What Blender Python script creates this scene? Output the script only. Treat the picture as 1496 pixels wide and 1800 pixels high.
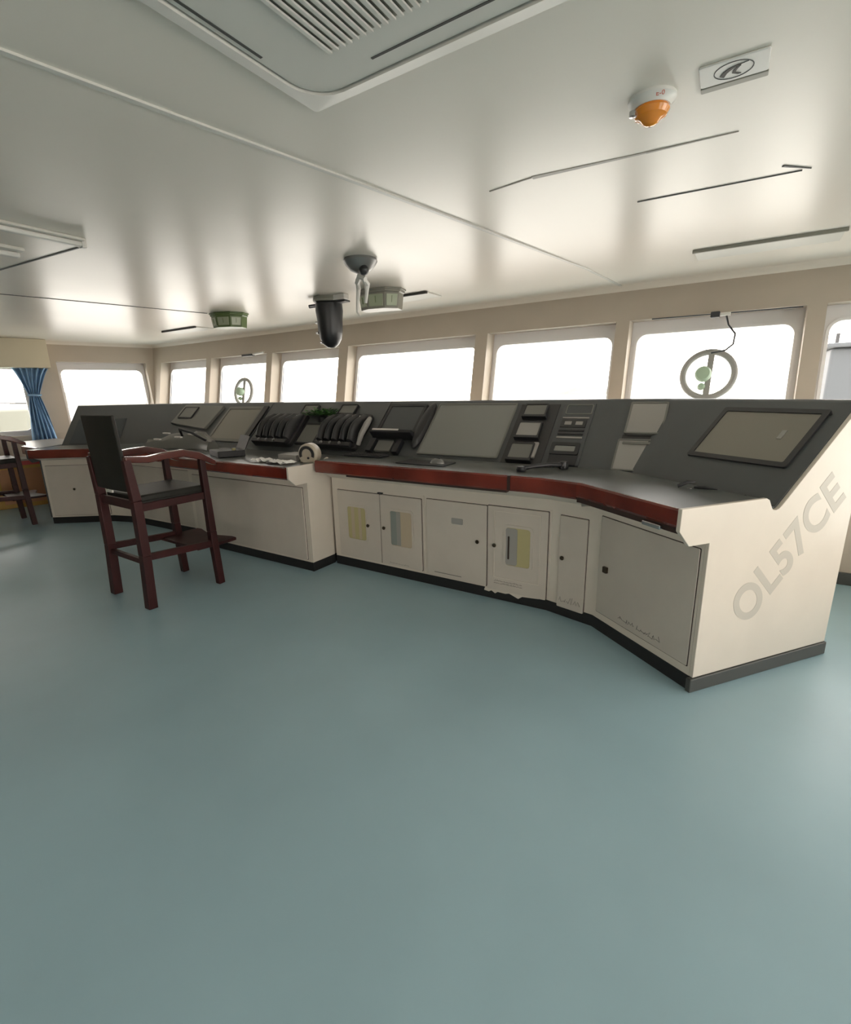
import bpy, bmesh, math, random
from mathutils import Vector, Matrix
random.seed(7)
S = bpy.context.scene
for o in list(bpy.data.objects): bpy.data.objects.remove(o)
C = S.collection
V3 = Vector

# ---------------------------------------------------------------- camera, sky, exposure
H = 1.5
cd = bpy.data.cameras.new('camera'); cam = bpy.data.objects.new('camera', cd); C.objects.link(cam)
dn = V3((.022, 1, .2494)).normalized()
wv = V3((-1.5976, -.2494 + .022 * 1.5976, 1)); wv = (wv - wv.dot(dn) * dn).normalized()
Xc = -wv; Zc = -dn; Yc = Zc.cross(Xc)                     # world axes in (right, down, forward)
R = Matrix((Xc, Yc, Zc))                                   # (right, down, forward) -> world
right = R @ V3((1, 0, 0)); upv = R @ V3((0, -1, 0)); back = R @ V3((0, 0, -1))
m = Matrix((right, upv, back)).transposed().to_4x4(); m.translation = V3((0, 0, H))
cam.matrix_world = m
cd.sensor_fit = 'HORIZONTAL'; cd.sensor_width = 36; cd.lens = 850 / 1496 * 36; cd.clip_start = .05; cd.clip_end = 5000
S.camera = cam

w = bpy.data.worlds.new('sky'); S.world = w; w.use_nodes = True
nt = w.node_tree; nt.nodes.clear()
bg = nt.nodes.new('ShaderNodeBackground'); wo = nt.nodes.new('ShaderNodeOutputWorld')
tc = nt.nodes.new('ShaderNodeTexCoord'); sp = nt.nodes.new('ShaderNodeSeparateXYZ'); rp = nt.nodes.new('ShaderNodeValToRGB')
nt.links.new(tc.outputs['Generated'], sp.inputs[0]); nt.links.new(sp.outputs['Z'], rp.inputs[0])
rp.color_ramp.elements[0].position = 0.0; rp.color_ramp.elements[0].color = (1.0, .90, .80, 1)
rp.color_ramp.elements[1].position = .5; rp.color_ramp.elements[1].color = (1.0, .975, .94, 1)
nt.links.new(rp.outputs[0], bg.inputs[0]); nt.links.new(bg.outputs[0], wo.inputs[0])
bg.inputs[1].default_value = 8.5
S.view_settings.view_transform = 'Standard'; S.view_settings.look = 'None'
S.view_settings.gamma = 1; S.view_settings.use_curve_mapping = False
S.view_settings.exposure = 0.0
S.cycles.max_bounces = 14; S.cycles.diffuse_bounces = 8; S.cycles.glossy_bounces = 5; S.cycles.transparent_max_bounces = 12
S.cycles.sample_clamp_indirect = 12

# ---------------------------------------------------------------- materials
def mat(name, col, rough=.5, metal=0, spec=.5, noise=0, nscale=8, bump=0, bscale=40, coat=0, rvar=0, stretch=None, emit=None, alpha=1):
    M = bpy.data.materials.new(name); M.use_nodes = True
    t = M.node_tree; b = t.nodes['Principled BSDF']
    b.inputs['Base Color'].default_value = (*col, 1); b.inputs['Roughness'].default_value = rough
    b.inputs['Metallic'].default_value = metal; b.inputs['Specular IOR Level'].default_value = spec
    b.inputs['Coat Weight'].default_value = coat; b.inputs['Coat Roughness'].default_value = .12
    c = t.nodes.new('ShaderNodeTexCoord'); src = c.outputs['Object']
    if stretch:
        mp = t.nodes.new('ShaderNodeMapping'); mp.inputs['Scale'].default_value = stretch
        t.links.new(src, mp.inputs[0]); src = mp.outputs[0]
    if noise:
        n = t.nodes.new('ShaderNodeTexNoise'); n.inputs['Scale'].default_value = nscale; n.inputs['Detail'].default_value = 4
        r = t.nodes.new('ShaderNodeValToRGB')
        r.color_ramp.elements[0].position = .3; r.color_ramp.elements[1].position = .7
        r.color_ramp.elements[0].color = (*[max(0, x * (1 - noise)) for x in col], 1)
        r.color_ramp.elements[1].color = (*[min(1, x * (1 + noise)) for x in col], 1)
        t.links.new(src, n.inputs[0]); t.links.new(n.outputs[0], r.inputs[0]); t.links.new(r.outputs[0], b.inputs['Base Color'])
    if rvar:
        n3 = t.nodes.new('ShaderNodeTexNoise'); n3.inputs['Scale'].default_value = 1.3; n3.inputs['Detail'].default_value = 3
        mr = t.nodes.new('ShaderNodeMapRange'); mr.inputs[3].default_value = rough - rvar; mr.inputs[4].default_value = rough + rvar
        t.links.new(src, n3.inputs[0]); t.links.new(n3.outputs[0], mr.inputs[0]); t.links.new(mr.outputs[0], b.inputs['Roughness'])
    if bump:
        n2 = t.nodes.new('ShaderNodeTexNoise'); n2.inputs['Scale'].default_value = bscale; n2.inputs['Detail'].default_value = 2
        bp = t.nodes.new('ShaderNodeBump'); bp.inputs['Strength'].default_value = bump; bp.inputs['Distance'].default_value = .02
        t.links.new(src, n2.inputs[0]); t.links.new(n2.outputs[0], bp.inputs['Height']); t.links.new(bp.outputs[0], b.inputs['Normal'])
    return M
def glass(name, tint=(1, 1, 1), gl=.06):
    M = bpy.data.materials.new(name); M.use_nodes = True; t = M.node_tree; t.nodes.clear()
    o = t.nodes.new('ShaderNodeOutputMaterial'); mx = t.nodes.new('ShaderNodeMixShader'); tr = t.nodes.new('ShaderNodeBsdfTransparent')
    g = t.nodes.new('ShaderNodeBsdfGlossy'); g.inputs['Roughness'].default_value = .02; tr.inputs[0].default_value = (*tint, 1)
    mx.inputs[0].default_value = gl
    t.links.new(tr.outputs[0], mx.inputs[1]); t.links.new(g.outputs[0], mx.inputs[2]); t.links.new(mx.outputs[0], o.inputs[0]); return M
MT = dict(
 floor=mat('floor_vinyl', (.325, .470, .53), .37, spec=.5, noise=.07, nscale=1.1, bump=.03, bscale=2.5, rvar=.07),
 ceil=mat('ceiling_paint', (.735, .68, .605), .30, spec=.4, noise=.025, nscale=1.5, bump=.05, bscale=1.6, stretch=(1, .35, 1), rvar=.05),
 wall=mat('wall_lining', (.45, .39, .32), .45, noise=.03, nscale=3),
 cream=mat('cream_paint', (.62, .565, .49), .38, noise=.025, nscale=5),
 cream2=mat('cream_door_paint', (.54, .49, .43), .36, noise=.03, nscale=6),
 pelmet=mat('pelmet_paint', (.62, .55, .40), .5),
 frame=mat('window_frame_paint', (.74, .73, .74), .4),
 black=mat('plinth_rubber', (.012, .012, .013), .5),
 base=mat('baseboard_rubber', (.06, .062, .058), .5),
 deck=mat('desk_laminate', (.095, .102, .098), .30, noise=.06, nscale=3),
 hood=mat('console_panel_paint', (.066, .072, .074), .42, noise=.08, nscale=2),
 hoodlight=mat('console_panel_light', (.17, .17, .155), .45),
 bluepanel=mat('console_blue_panel', (.045, .055, .062), .4),
 bezel=mat('bezel_dark', (.028, .028, .030), .4),
 dark=mat('dark_plastic', (.018, .019, .022), .35),
 screen=mat('screen_matte', (.225, .23, .215), .28),
 screen2=mat('screen_warm', (.225, .21, .175), .35),
 panelgrey=mat('panel_grey', (.31, .30, .28), .4),
 papers=mat('paper', (.85, .84, .81), .7),
 wood=mat('mahogany', (.145, .020, .012), .25, noise=.45, nscale=3, stretch=(1, 1, 1), coat=.5),
 chairwood=mat('chair_wood', (.032, .006, .006), .45, spec=.3, noise=.4, nscale=6, stretch=(1, 1, .25), coat=.08),
 armwood=mat('arm_wood', (.075, .016, .012), .22, noise=.3, nscale=5, coat=.6),
 seam=mat('ceiling_seam', (.36, .33, .29), .5),
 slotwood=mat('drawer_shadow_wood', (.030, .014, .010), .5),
 vinyl=mat('chair_vinyl', (.018, .018, .015), .5, spec=.25, noise=.15, nscale=12),
 seatv=mat('chair_seat_vinyl', (.26, .27, .22), .45, noise=.1, nscale=8),
 chrome=mat('chrome', (.55, .55, .55), .2, metal=1),
 knob=mat('knob_bronze', (.06, .045, .028), .35, metal=.6),
 amber=mat('amber_lens', (.75, .25, .02), .12, coat=.6),
 white=mat('white_plastic', (.66, .64, .60), .35),
 acwhite=mat('ac_white', (.60, .58, .53), .4),
 slot=mat('slot_dark', (.05, .05, .045), .6),
 red=mat('red_paint', (.50, .05, .04), .4),
 yellow=mat('ochre_paint', (.42, .25, .05), .5, noise=.1, nscale=2),
 orange=mat('orange_board', (.42, .20, .09), .5),
 curtain=mat('curtain_cloth', (.22, .37, .56), .8, noise=.12, nscale=10),
 green=mat('indicator_green', (.11, .16, .055), .4),
 greengl=mat('indicator_face', (.38, .42, .30), .25),
 hum=mat('indicator_grey', (.25, .24, .20), .4),
 steel=mat('steel_grey', (.22, .22, .215), .35, metal=.5),
 motor=mat('motor_green', (.34, .46, .34), .5), ringgrey=mat('ring_grey', (.30, .30, .285), .45),
 leaf=mat('leaf', (.06, .17, .04), .55),
 winview=mat('vision_panel_ochre', (.44, .39, .20), .3),
 winview2=mat('vision_panel_tan', (.47, .39, .28), .3),
 winview3=mat('vision_panel_blue', (.23, .26, .24), .3),
 mark=mat('stencil_grey', (.46, .43, .375), .5),
 ink=mat('ink', (.07, .065, .06), .6),
 redink=mat('red_ink', (.55, .12, .08), .6),
 beige=mat('beige_plastic', (.42, .37, .29), .4),
 sea=mat('sea_water', (.62, .60, .56), .9),
 land=mat('distant_shore', (.125, .120, .10), .9, noise=.2, nscale=.01),
 ship=mat('ship_paint', (.055, .060, .066), .7),
 shipgreen=mat('ship_green', (.12, .17, .13), .6),
 shipwhite=mat('ship_white', (.17, .17, .14), .6),
 glass=glass('window_glass'), dial=glass('dial_glass', (.9, .95, .85), .12), sheer=None)
# sheer cloth
# ---------------------------------------------------------------- frames and builders
class F:
    def __init__(s, o, U, V=None, W=None):
        s.o = V3(o); s.U = V3(U).normalized(); s.V = V3(V).normalized() if V else V3((-s.U.y, s.U.x, 0))
        s.W = V3(W).normalized() if W else s.U.cross(s.V)
    def __call__(s, a, b, c=0): return s.o + a * s.U + b * s.V + c * s.W
WF = F((0, 0, 0), (1, 0, 0))
class MB:
    def __init__(s): s.v = []; s.f = []
    def add(s, vs, fs):
        n = len(s.v); s.v += [V3(p) for p in vs]; s.f += [tuple(i + n for i in f) for f in fs]; return s
    def loft(s, loops, caps=True, closed=False):
        n = len(loops[0]); vs = [p for l in loops for p in l]; fs = []
        K = len(loops)
        for k in range(K if closed else K - 1):
            a = k * n; b = ((k + 1) % K) * n
            for i in range(n): fs.append((a + i, a + (i + 1) % n, b + (i + 1) % n, b + i))
        if caps and not closed: fs += [tuple(range(n))[::-1], tuple(range((K - 1) * n, K * n))]
        return s.add(vs, fs)
    def box(s, a0, a1, b0, b1, c0, c1, fr=WF):
        return s.loft([[fr(a0, b0, c), fr(a1, b0, c), fr(a1, b1, c), fr(a0, b1, c)] for c in (c0, c1)])
    def prism(s, poly, c0, c1, fr=WF):                     # poly in (a,b), extruded along c
        return s.loft([[fr(a, b, c) for a, b in poly] for c in (c0, c1)])
    def tube(s, pts, r, n=10, closed=False):
        pts = [V3(p) for p in pts]; K = len(pts); loops = []; ref = None
        for i, p in enumerate(pts):
            if closed: d = pts[(i + 1) % K] - pts[i - 1]
            else: d = pts[min(i + 1, K - 1)] - pts[max(i - 1, 0)]
            d.normalize()
            if ref is None: ref = V3((0, 0, 1)) if abs(d.z) < .9 else V3((1, 0, 0))
            x = (ref - ref.dot(d) * d).normalized(); ref = x; y = d.cross(x)
            rr = r[i] if isinstance(r, (list, tuple)) else r
            loops.append([p + rr * (math.cos(t) * x + math.sin(t) * y) for t in [2 * math.pi * k / n for k in range(n)]])
        return s.loft(loops, closed=closed)
    def lathe(s, prof, fr=WF, n=24):                       # prof [(r, h)], axis = W of frame, origin of frame
        return s.loft([[fr(r * math.cos(t), r * math.sin(t), h) for t in [2 * math.pi * k / n for k in range(n)]] for r, h in prof])
    def bar(s, p, q, wa, wb, side=None, wa2=None, wb2=None):   # tapered rectangular bar
        p = V3(p); q = V3(q); d = (q - p).normalized(); x = V3(side) if side else V3((1, 0, 0)); x = (x - x.dot(d) * d).normalized(); y = d.cross(x)
        A = [(-1, -1), (1, -1), (1, 1), (-1, 1)]; wa2 = wa2 or wa; wb2 = wb2 or wb
        return s.loft([[p + a * wa / 2 * x + b * wb / 2 * y for a, b in A], [q + a * wa2 / 2 * x + b * wb2 / 2 * y for a, b in A]])
    def build(s, name, mt, parent=None, bevel=0, seg=2, smooth=True, solid=0):
        me = bpy.data.meshes.new(name); inv = None
        if parent is not None:
            inv = (Matrix.Translation(parent['_o']) @ Matrix.Rotation(parent['_r'], 4, 'Z')).inverted() if '_o' in parent else None
        vs = [inv @ p if inv else p for p in s.v]
        off = None
        if parent is None:                                # give a single-mesh thing its own origin at its base
            xs = [p.x for p in vs]; ys = [p.y for p in vs]; zs = [p.z for p in vs]
            off = V3(((min(xs) + max(xs)) / 2, (min(ys) + max(ys)) / 2, min(zs))); vs = [p - off for p in vs]
        me.from_pydata([tuple(p) for p in vs], [], s.f)
        bm = bmesh.new(); bm.from_mesh(me)
        bmesh.ops.remove_doubles(bm, verts=bm.verts, dist=1e-5)
        bmesh.ops.recalc_face_normals(bm, faces=bm.faces); bm.to_mesh(me); bm.free()
        me.materials.append(MT[mt])
        if smooth: me.shade_smooth(); me.set_sharp_from_angle(angle=math.radians(32))
        o = bpy.data.objects.new(name, me); C.objects.link(o)
        if off is not None: o.location = off
        if bevel:
            b = o.modifiers.new('bevel', 'BEVEL'); b.width = bevel; b.segments = seg; b.limit_method = 'ANGLE'; b.angle_limit = math.radians(40)
            b.harden_normals = True
        if parent is not None:
            o.parent = parent
            if '_o' in parent: o['_o'] = parent['_o']; o['_r'] = parent['_r']
            else: o['_o'] = parent.get('_oo', (0, 0, 0)); o['_r'] = 0.0
        else: o['_o'] = tuple(off); o['_r'] = 0.0
        return o
# children of a mesh part share that part's local space, so '_o' simply passes down
def thing(name, label, cat, loc=(0, 0, 0), rz=0.0, group=None):
    o = bpy.data.objects.new(name, None); C.objects.link(o); o.location = loc; o.rotation_euler = (0, 0, rz); o.empty_display_size = .1
    o['_o'] = tuple(loc); o['_r'] = float(rz); o['label'] = label; o['category'] = cat
    if group: o['group'] = group
    return o
def tag(o, label=None, cat=None, group=None, kind=None):
    if label: o['label'] = label
    if cat: o['category'] = cat
    if group: o['group'] = group
    if kind: o['kind'] = kind
    return o
def dup(root, loc, rz, label):
    r = root.copy(); C.objects.link(r); r.location = loc; r.rotation_euler = (0, 0, rz); r['label'] = label
    for ch in list(root.children):
        c = ch.copy(); C.objects.link(c); c.parent = r
        for g in ch.children:
            d = g.copy(); C.objects.link(d); d.parent = c
    return r
def text_mb(body, fr, size, thick=.0015, shear=0, width=1.0, bold=0):
    cu = bpy.data.curves.new('t', 'FONT'); cu.body = body; cu.size = size; cu.extrude = thick / 2; cu.shear = shear; cu.space_character = 1.05; cu.offset = bold
    o = bpy.data.objects.new('t', cu); C.objects.link(o); bpy.context.view_layer.update()
    me = o.to_mesh(); b = MB().add([fr(v.co.x * width, v.co.y, v.co.z) for v in me.vertices], [tuple(p.vertices) for p in me.polygons])
    o.to_mesh_clear(); bpy.data.objects.remove(o); bpy.data.curves.remove(cu); return b
def rrect(w0, w1, h0, h1, r, n=6):
    P = []
    for cx, cy, a in ((w1 - r, h1 - r, 0), (w0 + r, h1 - r, 90), (w0 + r, h0 + r, 180), (w1 - r, h0 + r, 270)):
        for k in range(n + 1):
            t = math.radians(a + 90 * k / n); P.append((cx + r * math.cos(t), cy + r * math.sin(t)))
    return P

# ---------------------------------------------------------------- room shell
CZ = 2.37
LEAN = .2
fl = MB().box(-12, 5, -5.2, 6, -.1, 0).build('floor', 'floor', smooth=False); tag(fl, kind='structure')
ce = MB().box(-12, 5, -5.2, 6, CZ, CZ + .12).build('ceiling', 'ceil', smooth=False); tag(ce, kind='structure')
# wall: a frame with origin on the floor line, U along, V outward; inner face leans outward above 1 m
def wallbits(fr, u0, u1, wins, zb, zt, D=.24):
    """wins = list of (u0,u1) openings"""
    mb = MB()
    def ins(z): return LEAN * max(0, z - 1)
    def slab(a, b, z0, z1):
        zz = [z0] + ([1.0] if z0 < 1 < z1 else []) + [z1]
        mb.loft([[fr(a, ins(z), z), fr(b, ins(z), z), fr(b, ins(z) + D, z), fr(a, ins(z) + D, z)] for z in zz])
    slab(u0, u1, 0, zb); slab(u0, u1, zt, CZ + .02)
    x = u0
    for a, b in wins + [(u1, u1)]:
        if a > x + .001: slab(x, a, zb, zt)
        x = b
    return mb
FF = F((0, 4.62, 0), (1, 0, 0), (0, 1, 0), (0, 0, 1))
ZB, ZT = .98, 2.07
fw = [(-8.43, -7.15), (-7.03, -5.74), (-5.62, -4.37), (-4.22, -2.45), (-2.31, -1.04), (-.925, .33), (.445, 1.42)]
tag(wallbits(FF, -8.86, 1.70, fw, ZB, ZT).build('wall_front', 'wall', smooth=False), kind='structure')
# slanted side walls, mirrored about x = -3.58; U runs forward, V outward
dL = V3((.247, .969, 0)).normalized()
nL = V3((-dL.y, dL.x, 0))
oL = V3((-9.07, 3.52, 0)) - LEAN * (CZ - 1) * nL
LF = F(oL, dL, nL, (0, 0, 1))
lw = [(-2.0, -.40), (.0, 1.25)]
tag(wallbits(LF, -9.0, 1.50, lw, ZB, ZT).build('wall_left', 'wall', smooth=False), kind='structure')
MX = lambda p: V3((-7.16 - p[0], p[1], p[2]))
oR = MX(oL); dR = V3((-dL.x, dL.y, 0)); nR = V3((-nL.x, nL.y, 0))
RF = F(oR, dR, nR, (0, 0, 1))
rw = [(-6.3, -5.0), (-4.85, -3.5), (-3.35, -2.0), (-1.85, -.35), (.0, 1.2)]
RZB = .35                                              # unseen starboard panes, lengthened to knee height for more light from the right
tag(wallbits(RF, -9.0, 1.50, rw, RZB, ZT).build('wall_right', 'wall', smooth=False), kind='structure')
BF = F((-3.58, -4.0, 0), (-1, 0, 0), (0, -1, 0), (0, 0, 1))
bwn = [(-5.8, -4.2), (-3.9, -2.3)]  # aft windows out of view, added to brighten the floor and console fronts
bw = wallbits(BF, -9.5, 9.5, bwn, .9, ZT).build('wall_back', 'wall', smooth=False); tag(bw, kind='structure')
# baseboards
tag(MB().box(-9.4, 2.6, -.02, .01, 0, .095, FF).build('baseboard_front', 'base', bevel=.004), kind='structure')
tag(MB().box(-8.9, 1.3, -.02, .01, 0, .095, LF).build('baseboard_left', 'base', bevel=.004), kind='structure')
tag(MB().box(-8.9, 1.3, -.02, .01, 0, .095, RF).build('baseboard_right', 'base', bevel=.004), kind='structure')
# cove mouldings where the ceiling meets the walls
def cove(fr, u0, u1, name):
    y = LEAN * (CZ - 1)
    pr = [(y + .01, CZ - .045), (y - .012, CZ - .045), (y - .028, CZ - .025), (y - .055, CZ - .012), (y - .075, CZ + .0), (y + .01, CZ + .0)]
    tag(MB().loft([[fr(u, b, z) for b, z in pr] for u in (u0, u1)]).build(name, 'ceil'), kind='structure')
cove(FF, -9.1, 2.0, 'trim_1'); cove(LF, -8, 1.42, 'trim_2'); cove(RF, -8, 1.42, 'trim_3')

# windows: rounded frame plate set deep in each opening
wn = 0
def window(fr, a, b, zb=None):
    global wn; wn += 1
    ZB = zb or .98
    wf = F(fr(0, .17 - LEAN, 0), fr.U, fr.V * LEAN + fr.W, fr.V)      # V runs up the leaning pane (b = z * cos), W outward
    k = math.sqrt(1 + LEAN * LEAN)
    P = lambda u, z, c: fr(u, .17 + LEAN * (z - 1), z) + c * fr.V
    g0, g1, h0, h1 = a + .05, b - .05, ZB + .075, ZT - .115
    inner = rrect(g0, g1, h0, h1, .085, 7); outer = []
    n = 8; outer = []
    for q, (cu_, cz_) in enumerate(((b, ZT), (a, ZT), (a, ZB), (b, ZB))):
        for j in range(n):
            u, z = inner[q * n + j]; onside = (j < 4) if q % 2 == 0 else (j >= 4)
            outer.append((cu_, cz_) if j in (3, 4) else ((cu_, z) if onside else (u, cz_)))
    mb = MB()
    loops = [[P(u, z, 0) for u, z in outer], [P(u, z, 0) for u, z in inner], [P(u, z, .05) for u, z in inner], [P(u, z, .05) for u, z in outer]]
    mb.loft(loops, closed=True)
    # raised gasket
    i2 = rrect(g0 - .022, g1 + .022, h0 - .022, h1 + .022, .1, 7)
    mb.loft([[P(u, z, -.012) for u, z in i2], [P(u, z, -.012) for u, z in inner], [P(u, z, .01) for u, z in inner], [P(u, z, .01) for u, z in i2]], closed=True)
    o = mb.build('window_%d' % wn, 'frame'); tag(o, kind='structure')
    gl = rrect(g0 - .01, g1 + .01, h0 - .01, h1 + .01, .09, 7)
    MB().add([P(u, z, .03) for u, z in gl], [tuple(range(len(gl)))]).build('pane', 'glass', o, smooth=False)
    return P, o
LP1, _ = window(LF, *lw[-1]); 
for a, b in fw: last = window(FF, a, b)
for a, b in lw[:-1]: window(LF, a, b)
for a, b in rw: window(RF, a, b, RZB)
for a, b in bwn: window(BF, a, b)

# ceiling seams and battens
def trim(n, fn): tag(fn, kind='structure')
t = MB()
pts = [(-1.70, -1.5), (-1.70, .66), (-1.62, 1.11), (-1.50, 1.74), (-1.33, 2.68), (-1.10, 4.0), (-1.02, 4.85)]
for (x0, y0), (x1, y1) in zip(pts[1:], pts[2:]):
    t.bar((x0, y0, CZ - .002), (x1, y1, CZ - .002), .022, .010, side=(1, 0, 0))
tag(t.build('trim_4', 'acwhite'), kind='structure')
t = MB(); t.bar((-5.47, 1.2, CZ - .001), (-4.99, 3.45, CZ - .001), .012, .006, side=(1, 0, 0)); tag(t.build('trim_5', 'base'), kind='structure')
t = MB(); t.bar((-1.07, 2.245, CZ - .001), (-.86, 2.215, CZ - .001), .006, .004, side=(0, 1, 0)); t.bar((-.86, 2.22, CZ - .001), (-.42, 2.26, CZ - .001), .030, .002, side=(0, 1, 0), wa2=.012); t.bar((-.42, 2.26, CZ - .001), (-.12, 2.28, CZ - .001), .012, .004, side=(0, 1, 0), wa2=.003)
tag(t.build('trim_6', 'seam'), kind='structure')
t = MB(); t.bar((-.54, 2.785, CZ - .001), (.10, 2.82, CZ - .001), .008, .006, side=(0, 1, 0), wa2=.004); tag(t.build('trim_7', 'base'), kind='structure')
t = MB(); t.bar((.03, 2.72, CZ - .001), (.13, 2.815, CZ - .001), .012, .006, side=(0, 1, 0), wa2=.003); tag(t.build('trim_8', 'base'), kind='structure')
t = MB(); t.bar((-4.4, 1.48, CZ - .001), (-3.42, 1.56, CZ - .001), .012, .006, side=(0, 1, 0)); tag(t.build('trim_9', 'base'), kind='structure')

# ---------------------------------------------------------------- exterior
sea = MB().box(-3000, 3000, -3000, 3000, -18.2, -18).build('sea', 'sea', smooth=False); tag(sea, kind='structure')
def hill(x0, x1, y, h, seed, name, label):
    rnd = random.Random(seed); N = 24; mb = MB(); top = []
    for i in range(N + 1):
        f = i / N; top.append((x0 + (x1 - x0) * f, h * (math.sin(math.pi * f) ** .6) * (.55 + .45 * rnd.random())))
    loops = [[V3((x, y - 60, -18)), V3((x, y, -18 + hh)), V3((x, y + 80, -18 + hh * .7)), V3((x, y + 160, -18))] for x, hh in top]
    mb.loft(loops); o = mb.build(name, 'land'); tag(o, label, 'shore', 'distant shores'); return o
hill(-2400, -1300, 760, 46, 3, 'distant_shore', 'hazy pale green shore seen through the slanted window left of the console')
hill(-900, 260, 1600, 26, 5, 'distant_shore', 'thin faint shoreline on the horizon behind the front windows')
# structures on the ship seen past the wing windows
d = thing('deck_housing', 'pale grey steel housing outside the window at the right edge', 'deck housing', (2.0, 11.4, -16))
MB().box(1.12, 2.9, 10.6, 12.2, -16, 2.05).build('wall', 'ship', d, bevel=.05)
MB().box(1.05, 3.0, 10.5, 12.3, 2.05, 2.12).build('roof', 'ship', d, bevel=.02)
for k in range(2): MB().box(1.2 + .22 * k, 1.25 + .22 * k, 11, 11.1, 2.12, 2.30).build('vent_post', 'dark', d)
d = thing('wing_locker', 'pale green deck locker outside the curtained window', 'locker', (-14.2, 3.0, -16))
MB().box(-15.2, -13.6, 2.2, 3.75, -16, 1.25).build('body', 'shipgreen', d, bevel=.08)
MB().box(-15.2, -13.5, 3.9, 5.1, -16, 1.33).build('side_cabinet', 'shipwhite', d, bevel=.08)
MB().tube([(-13.9, 2.6, 1.5), (-13.9, 5.0, 1.42), (-13.9, 5.15, 1.3), (-13.9, 5.15, .6)], .012).build('handrail', 'dark', d)

# ---------------------------------------------------------------- bridge console
P0 = V3((-.074, 2.528, 0)); P2 = V3((-.664, 2.98, 0)); P3 = V3((-.995, 3.06, 0)); BN = V3((-.769, 3.06, 0))
uA = (P0 - P2).normalized(); sA = V3((-uA.y, uA.x, 0)); nM = V3((0, 1, 0)); nC = V3((.235, .972, 0))
def mit(a, b): return (a + b) / (1 + a.dot(b))
# a station gives front(s) for s<=.2 and rear(s) for s>.3
class St:
    def __init__(s, fb, fm, rb=None, rm=None): s.fb = V3(fb); s.fm = V3(fm); s.rb = V3(rb) if rb is not None else s.fb; s.rm = V3(rm) if rm is not None else s.fm
    def __call__(s, q, z):
        p = s.fb + q * s.fm if q <= .2 else s.rb + q * s.rm
        return V3((p.x, p.y, z))
sP0 = St(P0, sA); sP2 = St(P2, mit(sA, nC), BN, mit(sA, nM)); Q0 = V3((-.72, 2.993, 0))
sQ = St(Q0, nC, (-.93, 3.06, 0), nM); sP3 = St(P3, mit(nC, nM), (-1.05, 3.06, 0), nM)
sB1 = St((-2.95, 3.06, 0), nM)
sC0 = St((-3.0, 2.80, 0), nM, (-2.96, 3.06, 0), nM); sC1 = St((-4.69, 2.80, 0), nM, (-4.69, 3.06, 0), nM)
sD0 = St((-4.70, 2.985, 0), nM, (-4.70, 3.06, 0), nM)
nE = V3((-.598, .80, 0)).normalized()
L0 = V3((-7.07, 2.39, 0)); L2 = V3((-6.48, 2.83, 0)); L3 = V3((-6.15, 2.93, 0)); nCL = V3((-.235, .972, 0))
BL = V3((-6.17, 3.06, 0))
sL3 = St(L3, mit(nCL, nM), (-6.04, 3.06, 0), nM); sL2 = St(L2, mit(nE, nCL), BL, mit(nE, nM)); sL0 = St(L0, nE)
sDE = St((-6.3, 2.888, 0), nCL, (-6.10, 3.06, 0), nM)
def sweep(sts, prof): return MB().loft([[st(q, z) for q, z in prof] for st in sts])
def console(name, label, sts, zd, slot=False, group='bridge console units'):
    loc = sts[0](0, 0)
    t = thing(name, label, 'console', tuple(loc), 0, group)
    e = zd - .96
    body = [(0, .078), (0, .79), (-.125, .86 + e), (-.15, .885 + e), (-.15, .93 + e), (.34, .93 + e), (.34, .88 + e), (.43, .88 + e), (.93, 1.38), (1.06, 1.38), (1.06, 1.0), (.985, .925), (.985, .078)]
    sweep(sts, body).build('carcass', 'cream', t)
    sweep(sts, [(-.003, 0), (-.003, .078), (.19, .078), (.98, .078), (.98, 0), (.19, 0)]).build('plinth', 'black', t)
    dk = [(-.165, .931 + e), (-.165, .96 + e), (.19, .96 + e), (.342, .96 + e), (.36, .955 + e), (.388, .918), (.433, .912), (.433, .88), (.342, .88), (.342, .931 + e), (.19, .931 + e)]
    sweep(sts, dk).build('desk_top', 'deck', t)
    sl = [(.433, .912), (.925, 1.397), (.95, 1.41), (1.075, 1.41), (1.075, 1.38), (.94, 1.38), (.445, .895)]
    sweep(sts, sl).build('sloping_panel', 'hood', t)
    zb = .875 if slot else .862
    rl = [(-.163, .962 + e), (-.176, .962 + e), (-.186, .953 + e), (-.188, .93 + e), (-.188, zb + .012 + e), (-.180, zb + e), (-.15, zb + e), (-.15, .93 + e), (-.163, .93 + e)]
    sweep(sts, rl).build('wooden_rail', 'wood', t)
    return t
cA = console('bridge_console', 'near angled console end with the big framed screen and lettered end panel', [sP0, sP2, sQ], .96, True)
cB = console('bridge_console', 'long straight console run above the row of cream doors', [sQ, sP3, sB1], .96)
cC = console('bridge_console', 'protruding middle console block in front of the wooden chair', [sC0, sC1], .93)
cD = console('bridge_console', 'far straight console run partly behind the chair', [sD0, sL3, sDE], .93)
cE = console('bridge_console', 'far left angled console end beyond the chair, with a dark hood', [sDE, sL2, sL0], .93)
# drawer slot under near rail: its shade put in as a dark strip
sweep([sP0, sP2, sQ], [(-.178, .845), (-.178, .874), (-.155, .876), (-.12, .862)]).build('slot_shade_strip', 'slotwood', cA, bevel=.002)
FS = F(P0 + .0 * sA, uA, sA, (0, 0, 1))
MB().box(-.20, -.085, -.200, -.18, .845, .868, F(P0, uA, sA, (0, 0, 1))).build('drawer_pull', 'chrome', cA, bevel=.006)
# rail splits (joint pieces)
MB().box(-1.225, -1.205, 2.868, 2.885, .868, .963).build('rail_joint', 'slotwood', cB)
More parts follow.
